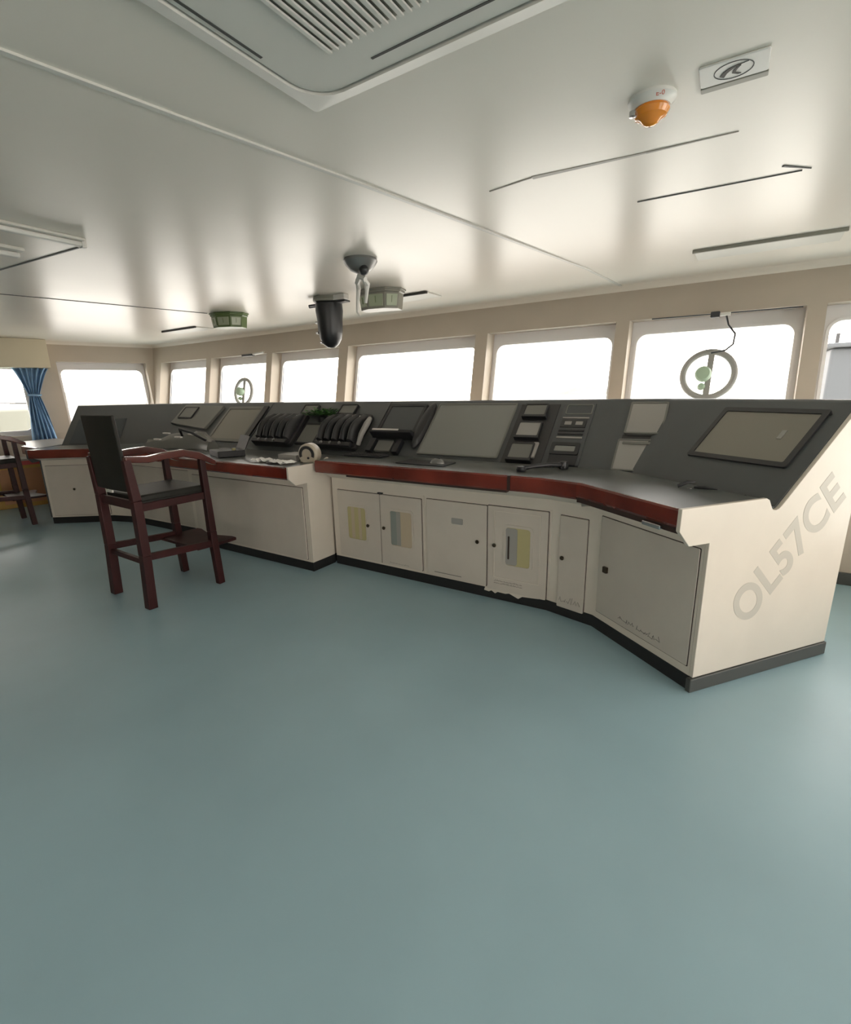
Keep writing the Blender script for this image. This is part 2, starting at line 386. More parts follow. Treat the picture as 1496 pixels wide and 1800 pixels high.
# end panel of the near console: shaped side
EF = F(P0, sA, (0, 0, 1), uA)        # a = s, b = z, c = outwards along uA
prof = [(.985, .078), (1.0, .925), (1.075, 1.0), (1.085, 1.412), (.945, 1.412), (.925, 1.399), (.455, .922), (.437, .908), (.418, .902), (.398, .905), (.385, .917), (.362, .957), (.342, .967), (-.19, .967), (-.192, .862), (-.125, .785), (0, .785), (0, .078)]
ep = MB().prism(prof, .0, .022, EF).build('end_panel', 'cream', cA, bevel=.003)
MB().prism([(-.02, 0), (.995, 0), (.995, .075), (-.02, .075)], .0, .03, EF).build('end_kick_strip', 'base', cA, bevel=.006)
TF = F(EF(.315, .30, .0225), sA + V3((0, 0, 1.02)), (-sA * 1.0 + V3((0, 0, 1))), uA)
letters = text_mb('OL57CE', TF, .285, .001, shear=.0, width=.84, bold=.008); 
letters.build('stencil_lettering', 'mark', ep, smooth=False)
# end panel of the protruding middle block, facing right
EC = F(sC0(0, 0), (0, 1, 0), (0, 0, 1), (1, 0, 0))
MB().prism([(.27, .078), (.27, .96), (.26, .967), (.20, .935), (-.19, .935), (-.192, .84), (-.125, .78), (0, .78), (0, .078)], 0, .02, EC).build('end_panel', 'cream', cC, bevel=.003)
MB().prism([(-.005, 0), (.27, 0), (.27, .078), (-.005, .078)], 0, .024, EC).build('end_kick_strip', 'black', cC)
# left hood cheek
EL = F(L0, nE, (0, 0, 1), V3((-.80, -.598, 0)))
MB().prism([(.985, .078), (1.0, .925), (1.075, 1.0), (1.085, 1.412), (.945, 1.412), (.455, .922), (.342, .935), (-.19, .935), (-.192, .84), (-.125, .78), (0, .78), (0, .078)], 0, .02, EL).build('end_panel', 'hood', cE, bevel=.003)
# desk extension past the far left end
ex = thing('wall_counter', 'narrow counter with dark wooden edge running from the far console end to the port wall', 'counter', (-7.3, 2.5, 0))
MB().prism([(-7.20, 2.44), (-7.70, 2.46), (-8.6, 2.75), (-8.75, 3.2), (-7.7, 3.1), (-7.42, 2.75)][::-1], .90, .93).build('counter_top', 'panelgrey', ex)
MB().prism([(-7.17, 2.40), (-7.68, 2.42), (-7.70, 2.46), (-7.20, 2.44)][::-1], .835, .932).build('wooden_edge', 'wood', ex)
MB().box(-8.5, -7.75, 2.95, 3.15, 0, .90).build('support_panel', 'cream', ex)

# doors on the main run
MFr = F((0, 3.06, 0), (1, 0, 0), (0, 0, 1), (0, -1, 0))   # a=x, b=z, c=towards the viewer
def knob(fr, a, b, par, c=.012, square=False):
    kf = F(fr(a, b, c), fr.U, fr.V, fr.W)
    mb = MB()
    if square: mb.box(-.017, .017, -.019, .019, 0, .018, kf)
    else: mb.lathe([(.006, 0), (.006, .008), (.013, .011), (.015, .017), (.012, .022), (.001, .023)], kf, 14)
    return mb.build('knob', 'knob', par, bevel=.003 if square else 0)
def door(par, fr, a0, a1, b0, b1, kn, win=None, wm='winview', inner=False, label=None, square=False, thick=.012):
    mb = MB(); mb.prism(rrect(a0, a1, b0, b1, .006, 2), .0, thick, fr)
    d = mb.build('door', 'cream2', par, bevel=.0025)
    g = .004; gm = MB()                                   # the dark gap round the leaf
    gm.loft([[fr(a, b, c) for a, b in rrect(a0 - g, a1 + g, b0 - g, b1 + g, .006, 2)] for c in (0, .0015)])
    gm.build('door_gap', 'slotwood', d)
    if kn: knob(fr, kn[0], kn[1], d, thick, square)
    if win:
        w0, w1, z0, z1 = win
        f = MB(); o_ = rrect(w0 - .018, w1 + .018, z0 - .018, z1 + .018, .03, 4); i_ = rrect(w0, w1, z0, z1, .02, 4)
        f.loft([[fr(a, b, thick) for a, b in o_], [fr(a, b, thick + .006) for a, b in o_], [fr(a, b, thick + .006) for a, b in i_], [fr(a, b, thick - .004) for a, b in i_]], caps=False)
        f.build('vision_frame', 'cream2', d)
        MB().prism(i_, thick - .002, thick + .001, fr).build('vision_panel', wm, d)
    if inner:
        o_ = rrect(a0 + .05, a1 - .05, b0 + .10, b1 - .03, .004, 2); i_ = rrect(a0 + .056, a1 - .056, b0 + .106, b1 - .036, .004, 2)
        MB().loft([[fr(a, b, thick) for a, b in o_], [fr(a, b, thick + .004) for a, b in o_], [fr(a, b, thick + .004) for a, b in i_], [fr(a, b, thick) for a, b in i_]], caps=False).build('moulding', 'cream', d)
    if label: d['label'] = label
    return d
door(cB, MFr, -2.885, -2.425, .10, .69, (-2.545, .412), (-2.775, -2.575, .27, .555), 'winview', label='cream door with ochre vision panel')
d1 = [o for o in cB.children if o.name.startswith('door')][0]
for a0, a1 in ((-2.735, -2.70), (-2.655, -2.625)): MB().prism(rrect(a0, a1, .275, .55, .004, 2), .0125, .014, MFr).build('vision_strip', 'winview2', d1)
d2 = door(cB, MFr, -2.417, -2.015, .10, .69, (-2.377, .414), (-2.315, -2.105, .275, .568), 'winview2', label='cream door with tan and blue vision panel')
MB().prism(rrect(-2.312, -2.255, .28, .565, .01, 3), .0125, .0145, MFr).build('vision_strip', 'winview3', d2)
MB().prism(rrect(-2.255, -2.215, .28, .565, .006, 3), .0125, .0145, MFr).build('vision_strip', 'panelgrey', d2)
d3 = door(cB, MFr, -1.965, -1.452, .09, .70, (-1.52, .425), label='cream door with small grey name plate')
MB().prism(rrect(-1.742, -1.645, .532, .578, .008, 3), .012, .015, MFr).build('name_plate', 'panelgrey', d3, bevel=.001)
MB().prism(rrect(-1.90, -1.66, .118, .122, .001, 1), .012, .0135, MFr).build('vent_slit', 'ink', d3)
d4 = door(cB, MFr, -1.443, -1.0, .075, .705, (-1.385, .42), (-1.30, -1.12, .285, .565), 'winview', inner=True, label='cream door with rounded vision panel')
MB().prism(rrect(-1.30, -1.215, .288, .56, .015, 3), .0125, .0145, MFr).build('vision_strip', 'panelgrey', d4)
MB().prism(rrect(-1.285, -1.273, .33, .50, .003, 2), .015, .017, MFr).build('vision_strip', 'slotwood', d4)
NF = F(P3, -V3((-.972, .235, 0)), (0, 0, 1), V3((-.235, -.972, 0)))
d5 = door(cB, NF, .085, .278, .065, .70, (.118, .418), label='narrow cream door with single knob')
AF = F(P2, uA, (0, 0, 1), -sA)
d6 = door(cA, AF, .035, .725, .125, .745, (.105, .425), square=True, thick=.006, label='wide plain cream door with square catch')
# latch plate and the pencil-like scrawls near the feet of the doors
MB().box(-2.44, -2.39, .697, .706, 0, .012, MFr).build('latch_plate', 'dark', cB)
def scrawl(par, fr, a0, a1, b0, n, h, seed, c, rows=1, slant=.3, r=.0011):
    rnd = random.Random(seed); mb = MB()
    for row in range(rows):
        y = b0 - row * h * 1.3
        for k in range(n):
            x = a0 + (a1 - a0) * k / n; ww = (a1 - a0) / n; pts = []
            for j in range(6):
                f = j / 5; pts.append(fr(x + ww * .8 * f + slant * h * rnd.random(), y + h * (.15 + .8 * rnd.random()) * (1 if j % 2 else .3), c))
            mb.tube(pts, r, 5)
    mb.build('lettering', 'ink', par, smooth=False)
scrawl(d4, MFr, -1.39, -1.17, .145, 9, .014, 4, .0125, rows=2)
scrawl(d5, NF, .10, .26, .10, 3, .055, 8, .0125)
scrawl(d6, AF, .22, .54, .155, 7, .045, 11, .0065, slant=.6)
scrawl(d2, MFr, -2.34, -2.14, .115, 7, .012, 14, .0125)
MB().prism([(-1.46, .085), (-1.47, .055), (-1.43, .050), (-1.41, .062), (-1.38, .045), (-1.36, .060), (-1.30, .058), (-1.27, .066), (-1.20, .040), (-1.17, .062), (-1.05, .072), (-1.0, .086)], .0, .0045, F((0, 3.057, 0), (1, 0, 0), (0, 0, 1), (0, -1, 0))).build('paint_smear', 'cream', cB)
MB().box(-2.62, -1.235, 3.06 - .176, 3.06 - .13, .846, .863).build('slot_shade_strip', 'slotwood', cB, bevel=.002)  # shade of the slot below the long rail, modelled as a dark strip
# frame stiles and line under the desk on the main run
for a0, a1 in ((-2.003, -1.99), (-.99, -.978)):
    MB().box(a0, a1, .09, .72, 0, .006, MFr).build('stile', 'cream', cB, bevel=.002)
# middle block: large doors
CFr = F((0, 2.80, 0), (1, 0, 0), (0, 0, 1), (0, -1, 0))
door(cC, CFr, -4.62, -3.04, .10, .735, None)
for a in (): pass
DFr = F((0, 2.985, 0), (1, -.0, 0), (0, 0, 1), (0, -1, 0))
d8 = door(cD, F((-4.70, 2.985, 0), (-1.45, -.055, 0), (0, 0, 1), (.038, -1, 0)), .05, .66, .10, .72, (.60, .42))
d9 = door(cD, F((-4.70, 2.985, 0), (-1.45, -.055, 0), (0, 0, 1), (.038, -1, 0)), .70, 1.38, .10, .72, (.78, .42))
EFr = F(L2, (L0 - L2), (0, 0, 1), -nE)
d10 = door(cE, EFr, .03, .70, .10, .72, (.40, .43))

# ---------------------------------------------------------------- instruments on the sloping panels
SM = F((0, 3.49, .912), (1, 0, 0), (0, .7155, .6986), (0, -.6986, .7155))
bA = P2 + .431 * sA + V3((0, 0, .912)); VA = (.509 * sA + V3((0, 0, .498))).normalized()
SA = F(bA, uA, VA, uA.cross(VA))
def disp(par, fr, a0, a1, b0, b1, bz=.03, mt='screen', th=.014, name='screen', frame='bezel', skew=0, c0=0):
    o_ = rrect(a0 - bz, a1 + bz, b0 - bz, b1 + bz, .012, 3); i_ = rrect(a0, a1, b0, b1, .008, 3)
    f = MB(); f.loft([[fr(a, b, c0 - .004) for a, b in o_], [fr(a, b, c0 + th) for a, b in o_], [fr(a, b, c0 + th) for a, b in i_], [fr(a, b, c0 + th - .006) for a, b in i_]], caps=False)
    f.add([fr(a, b, c0 - .004) for a, b in o_], [tuple(range(len(o_)))])
    fo = f.build(name + '_bezel', frame, par)
    MB().prism(i_, c0, c0 + th - .006, fr).build(name, mt, fo)
    return fo
s1 = disp(cA, SA, .085, .630, .265, .605, .03, 'screen2', .012)
MB().box(.50, .525, .42, .48, .006, .009, SA).build('logo_mark', 'panelgrey', s1)
disp(cA, SM, -.685, -.455, .365, .645, .012, 'panelgrey', .03, name='control_panel', frame='hoodlight')
disp(cA, SM, -.715, -.470, .04, .300, .010, 'panelgrey', .018, name='control_panel', frame='hoodlight')
MB().box(-.705, -.470, .302, .352, 0, .012, SM).build('panel_gap', 'bezel', cA)
MB().box(-.69, -.48, .262, .282, .018, .022, SM).build('panel_ledge', 'hoodlight', cA)
MB().lathe([(.012, 0), (.012, .008), (.007, .012), (.001, .012)], F(SA(.245 + .33, .02, 0), SA.U, SA.V, SA.W), 12).build('screw', 'dark', cA)
MB().lathe([(.009, 0), (.009, .006), (.001, .008)], F(SA(.66, .61, 0), SA.U, SA.V, SA.W), 12).build('screw', 'dark', cA)
# radio stack (S3)
rp_ = MB().box(-1.205, -.955, .05, .66, -.004, .010, SM).build('radio_panel', 'hood', cB, bevel=.004)
disp(cB, SM, -1.165, -.975, .555, .64, .008, 'hood', .014, name='blank_panel', frame='hoodlight')
for (a0, a1, b0, b1, m_) in ((-1.18, -.975, .50, .512, 'panelgrey'), (-1.18, -.985, .41, .485, 'bezel'), (-1.18, -.985, .37, .385, 'dark'), (-1.18, -.985, .335, .35, 'dark'), (-1.18, -.985, .30, .315, 'panelgrey')):
    MB().box(a0, a1, b0, b1, .010, .018, SM).build('radio_module', m_, cB, bevel=.002)
for a in (-1.15, -1.065): MB().box(a, a + .055, .430, .465, .018, .022, SM).build('display_window', 'panelgrey', cB, bevel=.002)
disp(cB, SM, -1.165, -1.01, .17, .225, .03, 'screen', .022, name='radio_screen', frame='dark')
MB().box(-1.19, -.975, .045, .14, 0, .018, SM).build('keypad', 'dark', cB, bevel=.004)
# three stacked modules (S4)
MB().box(-1.565, -1.235, .03, .66, -.004, .008, SM).build('module_rack', 'bezel', cB, bevel=.004)
for b0, b1, m_ in ((.52, .645, 'hoodlight'), (.30, .455, 'panelgrey'), (.075, .235, 'hoodlight')):
    fo = disp(cB, SM, -1.505, -1.33, b0, b1 - .02, .012, m_, .03, name='module_screen', frame='bezel', c0=.008)
    MB().box(-1.515, -1.31, b0 - .03, b0 - .012, .0, .045, SM).build('module_lip', 'dark', cB, bevel=.003)
MB().box(-1.335, -1.295, .09, .24, .01, .03, SM).build('handset_cradle', 'panelgrey', cB, bevel=.005)
# big chart screen (S5)
disp(cB, SM, -2.36, -1.615, .09, .655, .014, 'screen', .012, name='chart_screen', frame='hoodlight')
# dark monitor with shelf (S6)
s6 = disp(cB, SM, -2.87, -2.50, .30, .60, .03, 'hood', .05, name='monitor_screen', frame='bezel')
MB().box(-2.93, -2.46, .225, .262, 0, .11, SM).build('monitor_shelf', 'dark', cB, bevel=.006)
MB().box(-2.90, -2.60, .245, .262, .11, .114, SM).build('shelf_light_strip', 'white', cB)
MB().box(-2.84, -2.66, .07, .19, 0, .03, SM).build('key_panel', 'hoodlight', cB, bevel=.004)
MB().box(-2.92, -2.86, .05, .2, 0, .05, SM).build('monitor_foot', 'dark', cB, bevel=.004)
MB().box(-2.62, -2.56, .05, .2, 0, .05, SM).build('monitor_foot', 'dark', cB, bevel=.004)
el = MB().loft([[SM(-2.43 + .055 * math.cos(t) * k, .40 + .27 * math.sin(t) * k, h) for t in [2 * math.pi * i / 20 for i in range(20)]] for k, h in ((1, 0), (1, .02), (.8, .05), (.3, .06))])
el.build('monitor_cheek', 'bezel', cB)
# middle block: two banks of dark levers / handsets under the hood
def bank(name, label, a0, a1, b0, b1, n):
    t = thing(name, label, 'control unit', tuple(SM(a0, 0, 0)), 0, 'lever banks on the middle console')
    MB().prism(rrect(a0, a1, b0, b1, .03, 4), .0, .05, SM).build('base_plate', 'bezel', t, bevel=.006)
    ww = (a1 - a0 - .06) / n
    for k in range(n):
        c = a0 + .03 + ww * (k + .5)
        loops = []
        for j in range(9):
            f = j / 8; b = b0 + .07 + (b1 - b0 - .10) * f; hh = .05 + .075 * math.sin(math.pi * min(1, f * .9 + .12)) ; r = ww * .40
            loops.append([SM(c + r * math.cos(q), b, .045 + (hh - .02) * max(0, math.sin(q))) for q in [math.pi * i / 8 for i in range(9)]])
        MB().loft(loops).build('lever_cover', 'dark' if k % 2 else 'bezel', t)
    MB().box(a0 + .02, a1 - .04, b0 + .0, b0 + .05, .05, .085, SM).build('front_ledge', 'dark', t, bevel=.008)
    for k in range(3):
        kf = F(SM(a0 + .15 + k * .12, b0 + .025, .085), SM.U, SM.V, SM.W); MB().lathe([(.014, 0), (.016, .014), (.001, .018)], kf, 12).build('dial_knob', 'steel', t)
    MB().box(a0 + .12, a0 + .21, b1 - .06, b1 - .045, .052, .06, SM).build('label_plate', 'white', t)
    MB().box(a1 - .24, a1 - .13, b1 - .05, b1 - .035, .052, .06, SM).build('label_plate', 'white', t)
    return t
bank('lever_bank', 'dark bank of ridged levers left of the green plant', -4.55, -3.95, .06, .50, 5)
bank('lever_bank', 'dark bank of ridged levers beside the dark hooded monitor', -3.62, -3.06, .06, .50, 5)
disp(cC, SM, -3.92, -3.68, .13, .37, .02, 'hoodlight', .02, name='small_screen', frame='dark')
disp(cC, SM, -4.10, -3.90, .53, .64, .012, 'hoodlight', .03, name='upper_panel', frame='dark')
disp(cC, SM, -3.55, -3.35, .53, .64, .012, 'hoodlight', .03, name='upper_panel', frame='dark')
MB().tube([SM(-3.05, .12, .03), SM(-3.02, .2, .09), SM(-3.00, .32, .11), SM(-3.03, .41, .08)], [.02, .026, .03, .022], 10).build('side_grip', 'panelgrey', cC)
# small green plant on the slope between the levers
pt = thing('potted_plant', 'small leafy green plant on the console hood between the two lever banks', 'plant', tuple(SM(-3.79, .45, .0)))
pf = F(SM(-3.77, .47, -.02), (1, 0, 0), (0, 1, 0), (0, 0, 1))
MB().lathe([(.05, -.05), (.055, .03), (.062, .035), (.055, .04), (.001, .035)], pf, 16).build('pot', 'bezel', pt)
rnd = random.Random(2); lf = MB()
for k in range(330):
    a = rnd.random() * 6.28; el_ = rnd.uniform(-.1, 1.2); r0 = rnd.uniform(.01, .145); c = pf(0, 0, .055) + V3((math.cos(a) * math.cos(el_) * r0 * 1.7, math.sin(a) * math.cos(el_) * r0, abs(math.sin(el_)) * r0 * .45))
    d_ = V3((math.cos(a), math.sin(a), rnd.uniform(-.3, .8))).normalized(); sd = d_.cross(V3((0, 0, 1))).normalized(); L = .045; nrm = d_.cross(sd) * .004
    lf.add([c, c + d_ * L * .5 + sd * .015, c + d_ * L, c + d_ * L * .5 - sd * .015, c + d_ * L * .5 + nrm], [(0, 1, 4), (1, 2, 4), (2, 3, 4), (3, 0, 4)])
lf.build('foliage', 'leaf', pt, smooth=False)
# far-left screens
disp(cD, SM, -5.42, -4.84, .13, .60, .04, 'screen2', .012, name='radar_screen', frame='hoodlight')
MB().box(-4.80, -4.72, .03, .64, 0, .02, SM).build('dark_divider', 'bezel', cD)
pp = MB().prism([(-6.45, .33), (-5.62, .25), (-5.55, .63), (-6.40, .65)], 0, .035, SM).build('lectern_panel', 'hoodlight', cD, bevel=.006)
disp(cD, SM, -6.33, -6.05, .42, .59, .014, 'hoodlight', .05, name='small_screen', frame='bezel')
bl = L2 + .431 * nE + V3((0, 0, .912)); uE = (L0 - L2).normalized(); VE = (.509 * nE + V3((0, 0, .498))).normalized()
SE = F(bl, -uE, VE, (-uE).cross(VE))
MB().box(-.66, -.04, .03, .46, 0, .006, SE).build('dark_panel', 'bluepanel', cE, bevel=.003)

# ---------------------------------------------------------------- loose things on the desk
t = thing('mouse_pad', 'flat dark pad on the desk below the large pale chart screen', 'mouse pad', (-2.05, 3.1, .96))
MB().prism(rrect(-2.24, -1.80, 3.03, 3.24, .02, 3), .961, .967).build('pad', 'dark', t)
t = thing('computer_mouse', 'dark grey mouse resting on the flat dark pad', 'mouse', (-1.9, 3.13, .967))
mb = MB(); loops = []
for j in range(9):
    f = j / 8; x = -1.97 + .12 * f; r = .034 * math.sqrt(max(.02, 1 - (2 * f - 1) ** 2)); hh = .038 * math.sqrt(max(.02, 1 - (2 * f - 1) ** 2))
    loops.append([V3((x, 3.13 + r * math.cos(q), .967 + hh * max(0, math.sin(q)))) for q in [math.pi * i / 10 for i in range(11)]])
mb.loft(loops).build('shell', 'steel', t); MB().tube([(-1.92, 3.13, 1.002), (-1.90, 3.13, 1.006), (-1.885, 3.13, 1.004)], .005, 8).build('wheel', 'dark', t)
t = thing('telephone_handset', 'black telephone handset with coiled cord on the desk below the radio stack', 'telephone', (-1.1, 3.15, .96))
MB().tube([(-1.20, 3.08, .985), (-1.14, 3.12, .995), (-1.06, 3.20, 1.0), (-1.0, 3.28, .99)], [.018, .014, .014, .018], 10).build('grip', 'dark', t)
MB().lathe([(.030, 0), (.034, .012), (.026, .034), (.001, .038)], F((-1.21, 3.07, .962), (1, 0, 0)), 16).build('mouthpiece', 'dark', t)
MB().lathe([(.030, 0), (.034, .014), (.026, .05), (.001, .055)], F((-.99, 3.29, .962), (1, 0, 0)), 16).build('earpiece', 'dark', t)
co = []
for k in range(140):
    f = k / 139; a = f * 2 * math.pi * 20; x = -1.19 + .21 * f; y = 3.22 + .14 * math.sin(f * 3); co.append((x + .011 * math.cos(a), y, .974 + .011 * math.sin(a)))
MB().tube(co, .003, 5).build('coiled_cord', 'dark', t)
t = thing('microphone', 'small black lever microphone lying on the near angled desk', 'microphone', (-.17, 2.9, .96))
MB().tube([(-.25, 2.93, .968), (-.205, 2.945, .992), (-.17, 2.96, .992)], [.010, .012, .007], 10).build('lever', 'dark', t)
MB().tube([(-.17, 2.93, .969), (-.12, 2.925, .972), (-.06, 2.92, .968)], [.006, .010, .003], 8).build('handle', 'dark', t)
MB().lathe([(.012, 0), (.012, .003), (.001, .004)], F((-.19, 2.93, .960), (1, 0, 0)), 12).build('base', 'steel', t)
t = thing('keyboard', 'dark keyboard at the foot of the dark hooded monitor', 'keyboard', (-2.72, 3.28, .96))
MB().box(-2.92, -2.52, 3.2, 3.34, .961, .978).build('case', 'dark', t, bevel=.005)
kb = MB()
for r_ in range(4):
    for k in range(12): kb.box(-2.905 + k * .031, -2.88 + k * .031, 3.212 + r_ * .031, 3.236 + r_ * .031, .978, .983)
kb.build('keys', 'bezel', t, smooth=False)
# white crumpled papers on the middle block
rnd = random.Random(5)
def paper(x, y, z, w_, d_, label, seed):
    r = random.Random(seed); mb = MB(); N = 7; vs = []; fs = []
    for i in range(N + 1):
        for j in range(N + 1):
            vs.append((x + w_ * i / N, y + d_ * j / N, z + .003 + .035 * abs(math.sin(i * 1.3 + seed)) * (.4 + .6 * r.random())))
    for i in range(N):
        for j in range(N): a = i * (N + 1) + j; fs.append((a, a + 1, a + N + 2, a + N + 1))
    o = MB().add(vs, fs).build('crumpled_paper', 'papers', smooth=False); o.modifiers.new('s', 'SOLIDIFY').thickness = .0015
    tag(o, label, 'paper', 'crumpled papers on the desk')
paper(-3.60, 2.74, .93, .18, .12, 'crumpled white paper on the middle block desk, left of the longer sheet', 1)
paper(-3.38, 2.72, .93, .26, .12, 'long crumpled white paper beside the round beige clock', 3)
o = tag(MB().box(-3.45, -3.22, 2.92, 3.12, .932, .985).build('card_box', 'panelgrey', bevel=.004), 'small grey box standing behind the crumpled papers', 'box')
t = thing('desk_clock', 'round beige device with dark stripes at the edge of the middle block', 'desk clock', (-3.09, 2.96, .93))
cf = F((-3.09, 2.96, 1.0), (1, .25, 0), (0, 0, 1), (.25, -1, 0))
MB().lathe([(.001, -.05), (.085, -.05), (.092, -.035), (.092, .03), (.08, .045), (.001, .048)], cf, 28).build('case', 'beige', t)
bnd = lambda R_: [cf(R_ * math.cos(t_), R_ * math.sin(t_), .049) for t_ in [math.pi * (-.12 + 1.24 * i / 24) for i in range(25)]]
MB().loft([[p + dz * cf.W for p, dz in ((A, -.003), (A, .003), (B, .003), (B, -.003))] for A, B in zip(bnd(.072), bnd(.048))]).build('dark_band', 'bezel', t)
MB().lathe([(.010, .046), (.010, .054), (.001, .055)], F(cf(.015, -.03, 0), cf.U, cf.V, cf.W), 12).build('spindle', 'dark', t)
MB().box(-3.17, -3.01, 2.92, 3.0, .931, .945).build('foot', 'beige', t, bevel=.004)
# clutter at left: headset-like box, handset and cables
t = thing('open_binocular_box', 'black open box with a yellow knob on the console, right of the chair arm', 'box', (-4.15, 2.98, .93))
MB().prism([(-4.40, 2.88), (-4.12, 2.78), (-3.98, 2.98), (-4.26, 3.10)], .932, .99).build('tray', 'black', t, bevel=.006)
MB().loft([[V3(p) for p in q] for q in ([(-4.28, 3.11, .99), (-3.99, 2.99, .99), (-4.06, 3.12, 1.10), (-4.33, 3.22, 1.10)], [(-4.275, 3.10, .99), (-3.985, 2.98, .99), (-4.05, 3.105, 1.11), (-4.325, 3.21, 1.11)])]).build('lid', 'black', t)
MB().lathe([(.018, 0), (.02, .02), (.001, .024)], F((-4.08, 2.93, .99), (1, 0, 0)), 14).build('knob', 'winview', t)
t = thing('folded_sling', 'grey crumpled pouch with white clips on the far console desk behind the chair arm', 'pouch', (-5.3, 3.1, .93))
rnd = random.Random(9); loops = []
for j in range(10):
    f = j / 9; x = -5.75 + .95 * f; y = 3.02 + .25 * math.sin(f * 2.4); r = .06 + .07 * math.sin(math.pi * f) + .02 * rnd.random()
    loops.append([V3((x, y + r * math.cos(q), .932 + (r * 1.25) * max(0, math.sin(q)) * (.8 + .4 * rnd.random()))) for q in [math.pi * i / 9 for i in range(10)]])
MB().loft(loops).build('pouch', 'hoodlight', t)
for (x, y, z) in ((-5.62, 3.0, 1.03), (-5.45, 3.02, 1.10), (-5.28, 3.05, 1.06), (-5.1, 3.1, 1.09)): MB().box(x, x + .12, y, y + .03, z, z + .015).build('clip', 'white', t, bevel=.004)
MB().tube([(-5.2, 3.1, 1.08), (-5.1, 3.02, 1.16), (-4.98, 3.08, 1.12), (-4.9, 3.2, 1.02)], .014, 8).build('strap', 'dark', t)

# ---------------------------------------------------------------- chairs
def make_chair(label):
    # local frame: origin on floor below seat centre, +y = facing direction
    t = thing('bridge_chair', label, 'chair', (0, 0, 0), 0, 'wooden high chairs')
    W2 = .265; D0, D1 = -.265, .265
    for s in (-1, 1):
        b = MB(); x = s * W2
        pts = [((x, D0 - .015, 0), .070, .066), ((x, D0, .40), .066, .062), ((x, D0, .80), .062, .060), ((x, D0 - .02, 1.09), .050, .050)]
        for (p, a, c), (q, a2, c2) in zip(pts, pts[1:]): b.bar(p, q, a, c, (1, 0, 0), a2, c2)
        b.build('rear_leg', 'chairwood', t, bevel=.006)
        b = MB(); b.bar((x, D1 + .02, 0), (x, D1, .45), .054, .054, (1, 0, 0), .056, .056); b.bar((x, D1, .45), (x, D1 - .01, 1.03), .056, .056, (1, 0, 0), .044, .044)
        b.build('front_leg', 'chairwood', t, bevel=.006)
        # arm: wavy board
        top = [(D0 - .03, 1.115, .022, .045), (D0 + .12, 1.10, .026, .05), (D0 + .25, 1.115, .03, .055), (D0 + .38, 1.12, .034, .06), (D1 - .03, 1.09, .04, .062), (D1 + .06, 1.035, .03, .058), (D1 + .10, 1.01, .02, .05)]
        loops = [[V3((x - w_ / 2, y, z - h)), V3((x + w_ / 2, y, z - h)), V3((x + w_ / 2, y, z)), V3((x - w_ / 2, y, z))] for y, z, h, w_ in [(a, b_, c + .02, d) for a, b_, c, d in top]]
        MB().loft(loops)  .build('arm', 'armwood', t, bevel=.008)
        MB().bar((x, D0, .385), (x, D1, .35), .030, .052, (1, 0, 0)).build('side_stretcher', 'chairwood', t, bevel=.004)
        MB().box(x - .014, x + .014, D0, D1, .72, .775).build('side_rail', 'chairwood', t, bevel=.004)
    MB().box(-W2, W2, D0 - .014, D0 + .014, .735, .80).build('rear_rail', 'chairwood', t, bevel=.004)
    MB().box(-W2, W2, D1 - .014, D1 + .014, .72, .775).build('front_rail', 'chairwood', t, bevel=.004)
    MB().box(-W2, W2, D0 - .014, D0 + .014, .33, .37).build('rear_stretcher', 'chairwood', t, bevel=.004)
    # footrest platform with curved lip
    ft = [(-W2 - .01, D1 - .14), (W2 + .01, D1 - .14), (W2 + .03, D1 + .10), (W2 + .02, D1 + .20), (W2 - .04, D1 + .205), (0, D1 + .14), (-W2 + .04, D1 + .205), (-W2 - .02, D1 + .20), (-W2 - .03, D1 + .10)]
    MB().prism(ft, .325, .35).build('footrest', 'chairwood', t, bevel=.006)
    # seat pad
    MB().prism(rrect(-W2 + .01, W2 - .01, D0 + .03, D1 + .02, .03, 4), .775, .83).build('seat', 'vinyl', t, bevel=.018, seg=3)
    MB().prism(rrect(-W2 + .012, W2 - .012, D0 + .032, D1 + .018, .03, 4), .765, .79).build('seat_base', 'vinyl', t, bevel=.006)
    # upholstered back, slightly reclined
    loops = []
    for j in range(10):
        f = j / 9; z = .86 + .53 * f; y = D0 - .012 - .03 * f; w_ = W2 - .03 + .0 * f; th = .015
        loops.append([V3((-w_, y - th * .7, z)), V3((-w_ * .5, y - th * 1.1, z)), V3((w_ * .5, y - th * 1.1, z)), V3((w_, y - th * .7, z)), V3((w_, y + th, z)), V3((w_ * .5, y + th * .6, z)), V3((-w_ * .5, y + th * .6, z)), V3((-w_, y + th, z))])
    MB().loft(loops).build('backrest', 'vinyl', t, bevel=.010, seg=3)
    MB().box(-.05, .03, D0 - .042, D0 - .03, .845, .862).build('label_tag', 'white', t)
    return t
ch = make_chair('dark red wooden high chair with black backrest facing the middle console block')
ch.location = (-3.745, 1.945, 0); ch.rotation_euler = (0, 0, math.radians(-1.5))
dup(ch, (-7.54, 2.0, 0), math.radians(-7), 'dark wooden high chair cut by the left edge, beside the yellow locker')

